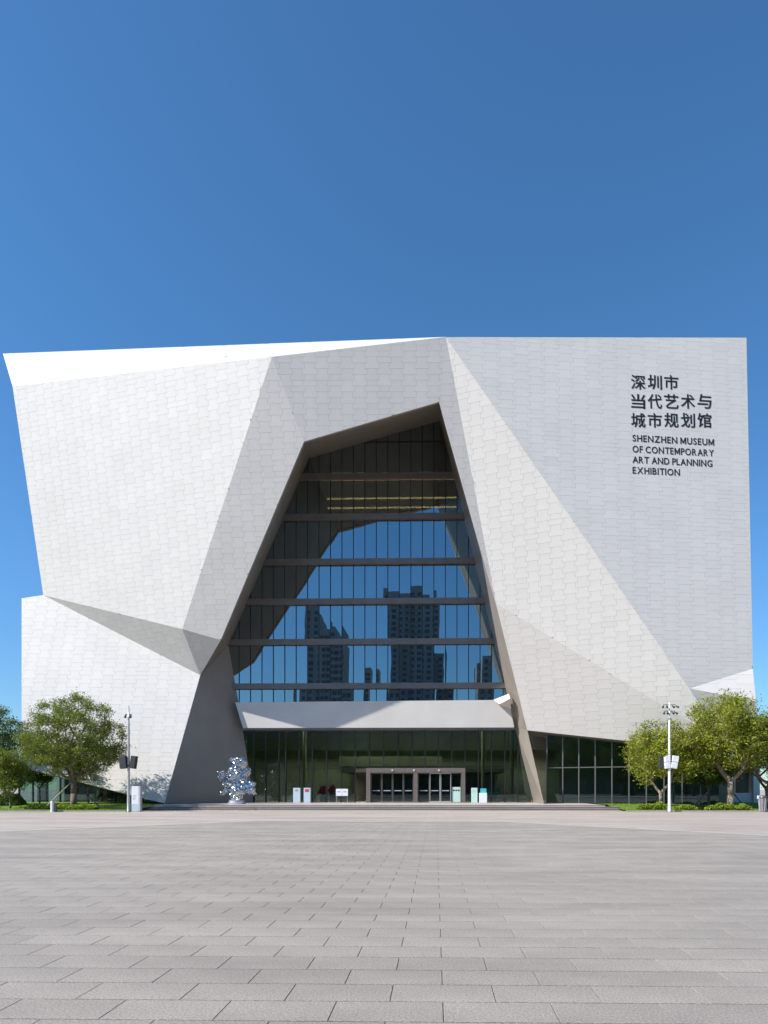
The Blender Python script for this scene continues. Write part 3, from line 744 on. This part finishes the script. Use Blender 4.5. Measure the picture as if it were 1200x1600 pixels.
far = make_tree('street_tree', (-30, -46, 0), 10.5, 2.5, 4.6, 2.6, 'street tree in the row across the plaza', 'leaf_deep', 'bark', 41, n_pts=260, leaves=60, size=.3, tr=.24, group='street trees across the plaza')
for k in range(17):
    c = copy_tree(far); c.location = (-64 + 8 * k + random.uniform(-2, 2), -46 - 9 * (k % 2) + random.uniform(-2, 2), 0); c.rotation_euler = (0, 0, random.uniform(0, 6)); s_ = random.uniform(1.2, 1.6); c.scale = (s_, s_, s_)

# clipped hedges
def hedge(px0, px1, Y, zf, h_, label, leaf='hedge_leaf', dep=.8):
    x0, x1 = gx(px0, Y), gx(px1, Y); o = empty('hedge', ((x0 + x1) / 2, Y, zf((x0 + x1) / 2, Y)), label, 'hedge')
    n = int((x1 - x0) * 1500); rg = np.random.default_rng(int(px0) + 500); lb = MB()
    for _ in range(n):
        x = rg.uniform(x0, x1); y = Y + rg.uniform(-dep / 2, dep / 2); e = min(1, (x - x0) / .4, (x1 - x) / .4)
        hh = h_ * (.55 + .45 * e) * (1 - .5 * (abs(y - Y) / (dep / 2)) ** 4) * (1 + .18 * math.sin(x * 3.1) + .1 * math.sin(x * 7.7))
        z = zf(x, y) + hh * rg.random() ** .45
        d1 = Vector(rg.normal(0, 1, 3)); d1.normalize(); d2 = d1.orthogonal().normalized(); s_ = rg.uniform(.05, .10); p = Vector((x, y, z))
        lb.poly([p - d1 * s_, p + d2 * s_ * .5, p + d1 * s_, p - d2 * s_ * .5], rg.random())
    lb.build('foliage', leaf, o, fix=False)
    sb = MB(); sb.box(x0 + .1, x1 - .1, Y - dep * .38, Y + dep * .38, -.05, zf((x0 + x1) / 2, Y) + .08); sb.build('planting_bed', 'soil', o)
hedge(1100, 1172, 47.0, zr, .42, 'clipped hedge at the foot of the stout pale trunk')
hedge(996, 1040, 47.6, zr, .48, 'clipped hedge beside the end of the entrance steps')
hedge(1050, 1088, 47.4, zr, .34, 'clipped hedge between white lamp post and slanting stake')
hedge(88, 150, 46.6, zl, .34, 'clipped hedge at the foot of the dome-crowned tree')
hedge(44, 78, 46.8, zl, .34, 'dark low hedge beside the short white bollard', 'leaf_deep')
hedge(-60, 34, 50, zl, .9, 'dense dark shrubbery under the trees at the wall end', 'leaf_deep', 1.4)

# ------------------------------------------------------------------ lamp posts
def lamp_post(px, Y, top, m, label, sm, white):
    x = gx(px, Y); o = empty('lamp_post', (x, Y, 0), label, 'lamp post')
    mb = MB(); mb.lathe((x, Y, 0), [(.13, -.05), (.13, .03), (.11, .05), (.10, 1.0), (.07, top * .8), (.04, top)], 14); pole = mb.build('pole', m, o, (x, Y, 0), True)
    mb = MB(); mb.lathe((x, Y, 0), [(.2, -.02), (.2, .025), (.16, .03)], 12); mb.build('base_plate', 'bollard_dark', o, (x, Y, 0))
    if white:
        for zz, w in ((top - .18, .44), (top - .62, .36)):
            mb = MB(); mb.tube((x - w, Y, zz), (x + w, Y, zz), .022, .022, 6); arm = mb.build('cross_arm', 'lamp_black', o, (x, Y, zz))
            for s_ in (-1, -.45, .45, 1):
                c = V(x + s_ * w, Y - .03, zz - .09); mb = MB(); a = V(s_ * .10, -.22, -.12)
                mb.tube(c, c + a,   .04, .08, 10); mb.box(c.x - .012, c.x + .012, Y - .03, Y, zz - .09, zz); mb.build('floodlight', 'lamp_black', o, (x, Y, zz))
    else:
        mb = MB(); mb.tube((x - .18, Y, top - .62), (x + .18, Y, top - .62), .02, .02, 6); mb.build('cross_arm', 'lamp_black', o, (x, Y, top - .6))
        for s_ in (-1, 1):
            c = V(x + s_ * .17, Y - .02, top - .62); mb = MB(); mb.tube(c, c + V(s_ * .02, -.12, -.24), .05, .085, 10); mb.build('floodlight', 'lamp_black', o, (x, Y, top - .7))
    zs = at(px, 1191, Y).z
    mb = MB(); mb.lathe((x, Y, zs - .30), [(.12, 0), (.12, .10)], 12); mb.build('clamp', 'lamp_black', o, (x, Y, zs))
    spk = ((-.36, .10, .5, sm[0]), (.36, -.14, .38, sm[1])) if not white else ((-.16, .06, .38, sm[0]), (.34, -.17, .44, sm[1]), (-.46, .0, .4, 'speaker_dark'))
    for (ox, tl, w, mm) in spk:
        a = Vector((math.cos(tl), 0, math.sin(tl))); b_ = Vector((-math.sin(tl), 0, math.cos(tl))); c = V(x + ox, Y + .02 + (.25 if mm == 'speaker_dark' and white else 0), zs)
        hh = .45; mb = MB()
        for q0, q1 in ((-1, -.03), (.03, 1)) if white and mm != 'speaker_dark' else ((-1, 1),):
            mb2 = MB(); mb2.prism([c - a * w / 2 + b_ * hh * q0 + V(0, -.2, 0), c + a * w / 2 + b_ * hh * q0 + V(0, -.2, 0), c + a * w / 2 + b_ * hh * q1 + V(0, -.2, 0), c - a * w / 2 + b_ * hh * q1 + V(0, -.2, 0)], Vector((0, .36, 0)))
            sp_ = mb2.build('loudspeaker', mm, o, tuple(c))
            bv = sp_.modifiers.new('bevel', 'BEVEL'); bv.width = .03; bv.segments = 2
        mb.tube(V(x, Y, zs - .25), c + V(0, .05, -.2), .03, .03, 6); mb.build('bracket', 'lamp_black', o, (x, Y, zs))
lamp_post(201, 44.75, 7.5, 'pole_grey', 'grey lamp post with two black loudspeakers beside the pale blue totem', ('speaker_dark', 'speaker_dark'), False)
lamp_post(1046, 45.7, 7.75, 'pole_white', 'white lamp post with a floodlight cluster and white loudspeakers', ('speaker_white', 'speaker_white'), True)

# ------------------------------------------------------------------ totems, bollard, bin
def slab(name, px0, px1, py0, Y, zb_, depth, m, label, cat, parts=(), group=None):
    x0, x1 = gx(px0, Y), gx(px1, Y); z1 = at(px0, py0, Y).z; o = empty(name, ((x0 + x1) / 2, Y, zb_), label, cat, group)
    mb = MB(); mb.box(x0, x1, Y, Y + depth, zb_, z1); b_ = mb.build('panel', m, o, ((x0 + x1) / 2, Y, zb_)); bv = b_.modifiers.new('bevel', 'BEVEL'); bv.width = .012; bv.segments = 2
    mb = MB(); mb.box(x0 - .03, x1 + .03, Y - .04, Y + depth + .04, zb_ - .02, zb_ + .03); mb.build('foot', 'bollard_steel', o, ((x0 + x1) / 2, Y, zb_))
    for (u0, u1, v0, v1, pm, nm) in parts:
        w, h2 = x1 - x0, z1 - zb_; mb = MB(); mb.box(x0 + w * u0, x0 + w * u1, Y - .006, Y - .001, zb_ + h2 * v0, zb_ + h2 * v1); mb.build(nm, pm, o, ((x0 + x1) / 2, Y, zb_))
    return o
lines = [(.2, .2 + w, .62 - .05 * k, .625 - .05 * k + .012, 'print_grey', 'text_line') for k, w in enumerate((.5, .35, .45, .3))]
tt = slab('information_totem', 205.5, 216.5, 1228.5, 45.2, 0.0, .22, 'totem_white', 'pale blue information totem beside the grey lamp post', 'totem', [(.02, .98, .02, .30, 'totem_blue', 'lower_band')] + lines)
x = gx(217.6, 45.2); mb = MB(); mb.box(gx(216.5, 45.2) + .004, gx(219.5, 45.2), 45.16, 45.46, 0, at(210, 1228.5, 45.2).z + .02); mb.build('side_fin', 'bollard_steel', tt)
x, Y = gx(82, 44.6), 44.6
o = empty('bollard', (x, Y, 0), 'short white cylindrical bollard at the edge of the lawn', 'bollard')
mb = MB(); mb.lathe((x, Y, 0), [(.125, -.03), (.125, .62)], 18); mb.build('post', 'pole_white', o, (x, Y, 0), False)
mb = MB(); mb.lathe((x, Y, 0), [(.128, .625), (.128, .68), (.10, .72)], 18); mb.build('cap', 'bollard_steel', o, (x, Y, 0))
mb = MB(); mb.box(x + .12, x + .24, Y - .05, Y + .1, 0, .62); mb.build('dark_side', 'bollard_dark', o, (x, Y, 0))  # dark box along the right side of the white cylinder
x, Y = gx(1190.5, 46.0), 45.9
o = empty('litter_bin', (x, Y, 0), 'grey tapered litter bin with a hooded lid beside the arching tree', 'litter bin')
mb = MB(); mb.lathe((x, Y, 0), [(.19, -.03), (.19, .05), (.26, .95), (.27, .98)], 18); mb.build('body', 'bin_plastic', o, (x, Y, 0), False)
for s_ in range(8):
    a = s_ * math.pi / 4 + .2; mb = MB(); mb.tube((x + .205 * math.cos(a), Y + .205 * math.sin(a), .05), (x + .275 * math.cos(a), Y + .275 * math.sin(a), .95), .02, .02, 5); mb.build('slat', 'bollard_steel', o, (x, Y, 0))
mb = MB(); mb.lathe((x, Y, 0), [(.29, .98), (.30, 1.02), (.27, 1.10), (.10, 1.16)], 18); mb.build('lid', 'bollard_dark', o, (x, Y, 0), False)
mb = MB(); mb.box(x - .34, x + .02, Y - .05, Y + .1, .92, 1.14); mb.build('ash_tray', 'speaker_white', o, (x, Y, 0))
red = lambda n: [(.30, .70, .84 - .06 * k, .88 - .06 * k, 'print_red', 'print_block') for k in range(n)] + [(.2, .6, .3, .31, 'print_grey', 'print_line')]
slab('notice_stand', 458, 469, 1231, 57.2, Z0, .25, 'totem_blue', 'slim pale notice stand with small red heading, farther from the doors', 'notice stand', red(2))
slab('notice_stand', 474.5, 485, 1231, 57.2, Z0, .25, 'totem_blue', 'slim pale notice stand with a large red square, nearer the doors', 'notice stand', [(.2, .8, .72, .92, 'print_red', 'print_block')])
slab('notice_stand', 736.5, 746, 1231, 57.3, Z0, .2, 'pale_green', 'pale teal notice stand just right of the door frame', 'notice stand', [(.15, .8, .8, .81, 'print_grey', 'print_line'), (.15, .7, .76, .77, 'print_grey', 'print_line')])
o = slab('notice_stand', 749, 761, 1239, 57.1, Z0, .4, 'totem_white', 'white box stand topped with a teal sign', 'notice stand')
x0, x1 = gx(750.5, 57.3), gx(760, 57.3); mb = MB(); mb.box(x0, x1, 57.3, 57.36, at(750, 1239.2, 57.1).z, at(750, 1232, 57.3).z); mb.build('sign_board', 'teal_print', o)
xa, xb, Yb = gx(525, 57.3), gx(543.5, 57.3), 57.3
o = empty('notice_board', ((xa + xb) / 2, Yb, Z0), 'low white two-page notice board on thin legs before the lobby glass', 'notice board')
z1, z2 = at(530, 1232.5, Yb).z, at(530, 1243.5, Yb).z; xm = (xa + xb) / 2
for a_, b_ in ((xa, xm - .01), (xm + .01, xb)):
    mb = MB(); mb.box(a_, b_, Yb, Yb + .04, z2, z1); pg = mb.build('page', 'totem_white', o, (xm, Yb, Z0))
    mb = MB(); mb.box(a_ + .12, b_ - .12, Yb - .006, Yb - .002, (z1 + z2) / 2, (z1 + z2) / 2 + .1); mb.build('print_block', 'print_grey', pg)
for a_ in (xa + .06, xb - .06):
    mb = MB(); mb.tube((a_, Yb + .06, Z0 - .01), (a_, Yb + .06, z1 - .05), .018, .018, 7); mb.build('leg', 'bollard_steel', o, (xm, Yb, Z0))
# inside the lobby
def display(px, py0, Y, w, m, label, seed):
    x = gx(px, Y); z1 = at(px, py0, Y).z; o = empty('display_stand', (x, Y, Z0), label, 'display')
    mb = MB(); mb.tube((x, Y, Z0), (x, Y, z1 - .5), .03, .03, 8); mb.build('post', 'bollard_steel', o, (x, Y, Z0))
    mb = MB(); mb.lathe((x, Y, Z0), [(w * .5, .01), (w * .5, .04), (.03, .06)], 14); mb.build('foot', 'bollard_dark', o, (x, Y, Z0))
    mb = MB(); mb.prism([(x - w / 2, Y, z1 - .65), (x + w / 2, Y, z1 - .65), (x + w / 2, Y, z1 - .1), (x + w * .3, Y, z1), (x - w / 2, Y, z1)], Vector((0, .06, 0))); mb.build('board', m, o, (x, Y, Z0))
    mb = MB(); mb.box(x - w * .35, x + w * .2, Y - .008, Y - .003, z1 - .5, z1 - .42); mb.build('print_line', 'totem_white', o, (x, Y, Z0))
display(765.5, 1231, GY + 1.8, .5, 'teal_print', 'teal sign on a post inside the lobby, beside the white box stand', 1)
display(777, 1231, GY + 2.2, .5, 'teal_print', 'teal sign on a post inside the lobby, nearer the leaning leg', 2)
def red_thing(px, py0, py1, Y, w, label):
    x = gx(px, Y); z0_, z1 = at(px, py1, Y).z, at(px, py0, Y).z; o = empty('red_display', (x, Y, Z0), label, 'display')
    mb = MB(); mb.box(x - w * .4, x + w * .4, Y, Y + .4, Z0, max(Z0 + .1, z0_)); mb.build('stand', 'bollard_dark', o, (x, Y, Z0))
    bm = bmesh.new(); bmesh.ops.create_icosphere(bm, subdivisions=3, radius=1)
    rg = random.Random(px); ph = [rg.uniform(0, 6) for _ in range(3)]
    for v in bm.verts:
        k = 1 + .25 * math.sin(v.co.x * 5 + ph[0]) * math.sin(v.co.z * 6 + ph[1]) + .12 * math.sin(v.co.y * 9 + ph[2]); v.co = Vector((v.co.x * w / 2 * k * (1.15 - .5 * max(0, v.co.z)), v.co.y * w / 3 * k, v.co.z * (z1 - max(z0_, Z0)) / 2 * k))
    me = bpy.data.meshes.new('figure'); bm.to_mesh(me); bm.free(); me.materials.append(MATS['red_cloth'])
    f_ = bpy.data.objects.new('figure', me); COL.objects.link(f_); f_.parent = o; f_.location = (0, .2, (max(z0_, Z0) + z1) / 2 - Z0)
red_thing(504.5, 1228, 1243, GY + 1.2, .75, 'red display inside the dark lobby, beside the pale notice stands')
red_thing(519, 1226, 1239, GY + 1.4, .6, 'red display inside the dark lobby, beside the two-page notice board')
red_thing(789.5, 1246, 1253.5, GY + 1.0, .42, 'small red display on the lobby floor near the leaning leg')
# white chair behind the low glazing
x, Y = gx(150, 57.5), 57.5; zc_ = zl(x, Y)
o = empty('lounge_chair', (x, Y, zc_), 'white rounded lounge chair in the shade beside the low glazing', 'chair')
mb = MB(); mb.lathe((x - .1, Y, zc_ + .38), [(.12, 0), (.40, .06), (.44, .14), (.36, .18)], 16); mb.build('seat', 'speaker_white', o, (x, Y, zc_), True)
mb = MB(); mb.prism([(x + .12, Y - .3, zc_ + .5), (x + .38, Y - .3, zc_ + .55), (x + .50, Y - .3, zc_ + 1.05), (x + .40, Y - .3, zc_ + 1.2), (x + .26, Y - .3, zc_ + 1.1)], Vector((0, .6, 0))); b_ = mb.build('backrest', 'speaker_white', o, (x, Y, zc_)); bv = b_.modifiers.new('bevel', 'BEVEL'); bv.width = .06; bv.segments = 3
for sx in (-.3, .15):
    for sy in (-.22, .22):
        mb = MB(); mb.tube((x + sx * 1.25, Y + sy * 1.2, zc_ - .03), (x + sx, Y + sy, zc_ + .42), .025, .03, 7); mb.build('leg', 'speaker_white', o, (x, Y, zc_))

# ------------------------------------------------------------------ crumpled metal sculpture
sx_, SY = gx(370, 52.3), 52.3
sc_ = empty('sculpture', (sx_, SY, Z0), 'crumpled mirror-polished metal figure on a low plinth beside the dark pier', 'sculpture')
def sp(px, py, dy=0.0): p = at(px, py, SY); return V(p.x, SY + dy, p.z)
lumps = [(370, 1190, 0, .52), (362, 1188, .1, .38), (379, 1191, -.05, .42), (371.5, 1184.5, 0, .22), (369, 1199, 0, .45),
         (368, 1206, -.1, .55), (374, 1205, .1, .42), (372, 1214, 0, .6), (364, 1217, -.1, .55), (379, 1218, -.05, .5), (370, 1224, .1, .62),
         (360, 1226, 0, .48), (377, 1226, -.1, .55), (384, 1228, 0, .45), (375, 1236, -.35, .60), (378, 1243, -.4, .42), (366, 1240, 0, .5), (370, 1246, 0, .55),
         (357, 1216, .05, .30), (352, 1213, .05, .25), (347, 1210, 0, .36), (342.5, 1207, 0, .26), (344, 1216, -.1, .30), (349, 1206, 0, .24),
         (383, 1207, 0, .28), (386, 1205, 0, .33), (388, 1209, -.05, .24), (389, 1232, -.05, .40), (394, 1226, -.05, .34), (395, 1234, -.1, .38), (398.5, 1239, -.1, .28), (392, 1238, -.1, .3),
         (352, 1226, 0, .33), (353, 1234, 0, .30), (349, 1239, -.05, .28), (345, 1242, -.05, .2), (343, 1245, -.05, .14), (359, 1234, 0, .35)]
mbm = bmesh.new(); rg = random.Random(4)
for (px, py, dy, r) in lumps:
    c = sp(px, py, dy) - V(sx_, SY, Z0)
    bmesh.ops.create_icosphere(mbm, subdivisions=2, radius=r * 1.12, matrix=Matrix.Translation(c) @ Matrix.Rotation(rg.uniform(0, 6), 4, 'Y') @ Matrix.Diagonal((rg.uniform(.75, 1.25), .85, rg.uniform(.75, 1.2), 1)))
me = bpy.data.meshes.new('figure'); mbm.to_mesh(me); mbm.free(); me.materials.append(MATS['chrome'])
fo = bpy.data.objects.new('figure', me); COL.objects.link(fo); fo.parent = sc_
rm = fo.modifiers.new('remesh', 'REMESH'); rm.mode = 'VOXEL'; rm.voxel_size = .05
for nm_, sz, st in (('folds', .42, .27), ('creases', .17, .13)):
    tx = bpy.data.textures.new(nm_, 'VORONOI'); tx.noise_scale = sz; tx.distance_metric = 'DISTANCE'; tx.weight_1 = -1; tx.weight_2 = 1
    dm = fo.modifiers.new(nm_, 'DISPLACE'); dm.texture = tx; dm.strength = st; dm.mid_level = .35; dm.texture_coords = 'LOCAL'
dc = fo.modifiers.new('facets', 'DECIMATE'); dc.ratio = .22
mb = MB(); p = sp(370, 1252); w = .72
mb.lathe((sx_, SY, Z0), [(.72, -.01), (.74, .16), (.62, .17), (.60, .30), (.66, .34)], 20); mb.build('plinth', 'bollard_steel', sc_, (sx_, SY, Z0))

# ------------------------------------------------------------------ low annex beyond the right trees
xa, xb, Ya = gx(1080, 62), gx(1175, 62), 62.0
o = empty('annex', ((xa + xb) / 2, Ya, .3), 'low pale wall with green glass above it behind the right trees', 'building')
z1 = at(1100, 1239, Ya).z; z2 = at(1100, 1196, Ya).z
mb = MB(); mb.box(xa, xb, Ya, Ya + .4, -.1, z1); mb.build('wall', 'white_wall', o)
k = 0; x = xa
while x < xb - .3:
    x2 = min(xb, x + 1.4); mb = MB(); mb.box(x + .04, x2 - .04, Ya + .2, Ya + .23, z1 + .02, z2); mb.build('pane', 'glass_side', o)
    mb = MB(); mb.box(x - .04, x + .04, Ya + .12, Ya + .3, z1, z2); mb.build('mullion', 'bollard_steel', o); x = x2
mb = MB(); mb.box(xa, xb, Ya - .2, Ya + 14, z2 + .004, z2 + .5); mb.build('roof', 'white_wall', o)
mb = MB(); mb.box(xa, xb, Ya + 5, Ya + 5.2, -.1, z2); mb.build('back_wall', 'interior_wall', o)
mb = MB(); mb.box(xb, xb + .6, Ya - .3, Ya + 14, -.1, z2 - .003); mb.build('end_wall', 'white_wall', o)

# ------------------------------------------------------------------ apartment towers across the plaza (seen mirrored in the glass)
MY = 2 * GY
def tower(px0, px1, py, Yv, dep, label, steps_=()):
    p0, p1 = at(px0, py, Yv), at(px1, py, Yv); yf = MY - Yv; o = empty('apartment_tower', ((p0.x + p1.x) / 2, yf, 0), label, 'building')
    blocks = [(p0.x, p1.x, p0.z)] + [(at(a, 0, Yv).x, at(b, 0, Yv).x, at(a, c, Yv).z) for a, b, c in steps_]
    for (x0, x1, zt_) in blocks:
        mb = MB(); mb.box(x0, x1, yf - dep, yf, 0, zt_); mb.build('wall', 'tower_wall', o)
        wb = MB(); nf_ = int(zt_ / 3.1)
        for f_ in range(1, nf_):
            z = f_ * 3.1; nb = max(2, int((x1 - x0) / 3.4))
            for b_ in range(nb):
                xc = x0 + (b_ + .5) * (x1 - x0) / nb; wd = 1.1 if (b_ % 2) else .8; wb.poly([(xc - wd, yf + .05, z), (xc + wd, yf + .05, z), (xc + wd, yf + .05, z + 1.8), (xc - wd, yf + .05, z + 1.8)])
        tag(wb.build('window_grid', 'tower_window', o, fix=False), kind='stuff')
        sb = MB()
        for f_ in range(1, nf_, 1): sb.box(x0 + (x1 - x0) * .3, x0 + (x1 - x0) * .62, yf + .06, yf + 1.2, f_ * 3.1 - .3, f_ * 3.1 + .1)
        tag(sb.build('balcony_stack', 'tower_wall', o), kind='stuff')
tower(606, 679, 921, 330, 20, 'widest dark apartment tower mirrored in the middle of the glass')
tower(472, 512, 951, 300, 22, 'stepped apartment tower mirrored beside the dark left reveal', ((512, 527, 975), (527, 543, 1001)))
tower(681, 704, 1016, 340, 16, 'low apartment tower mirrored against the side of the widest one')
tower(747, 772, 1030, 300, 16, 'apartment tower mirrored close to the leaning leg')
tower(574, 584, 1039, 420, 14, 'thin distant apartment tower mirrored between two larger ones')
mb = MB(); o = empty('sky_screen_block', (0, -80, 0), 'added long block behind the street trees, screening bright sky from the glass', 'building')  # unseen block, added to keep bright horizon sky out of the glass reflections
mb.box(-120, 120, -100, -80, 0, 19); mb.build('wall', 'tower_wall', o)
mb = MB(); mb.box(-121, 121, -101, -79.2, 19.004, 19.6); mb.build('roof', 'tower_wall', o)
for k in range(30):
    mb = MB(); mb.box(-118 + 8 * k, -112 + 8 * k, -79.98, -79.9, .6, 17.4); mb.build('window', 'tower_window', o)
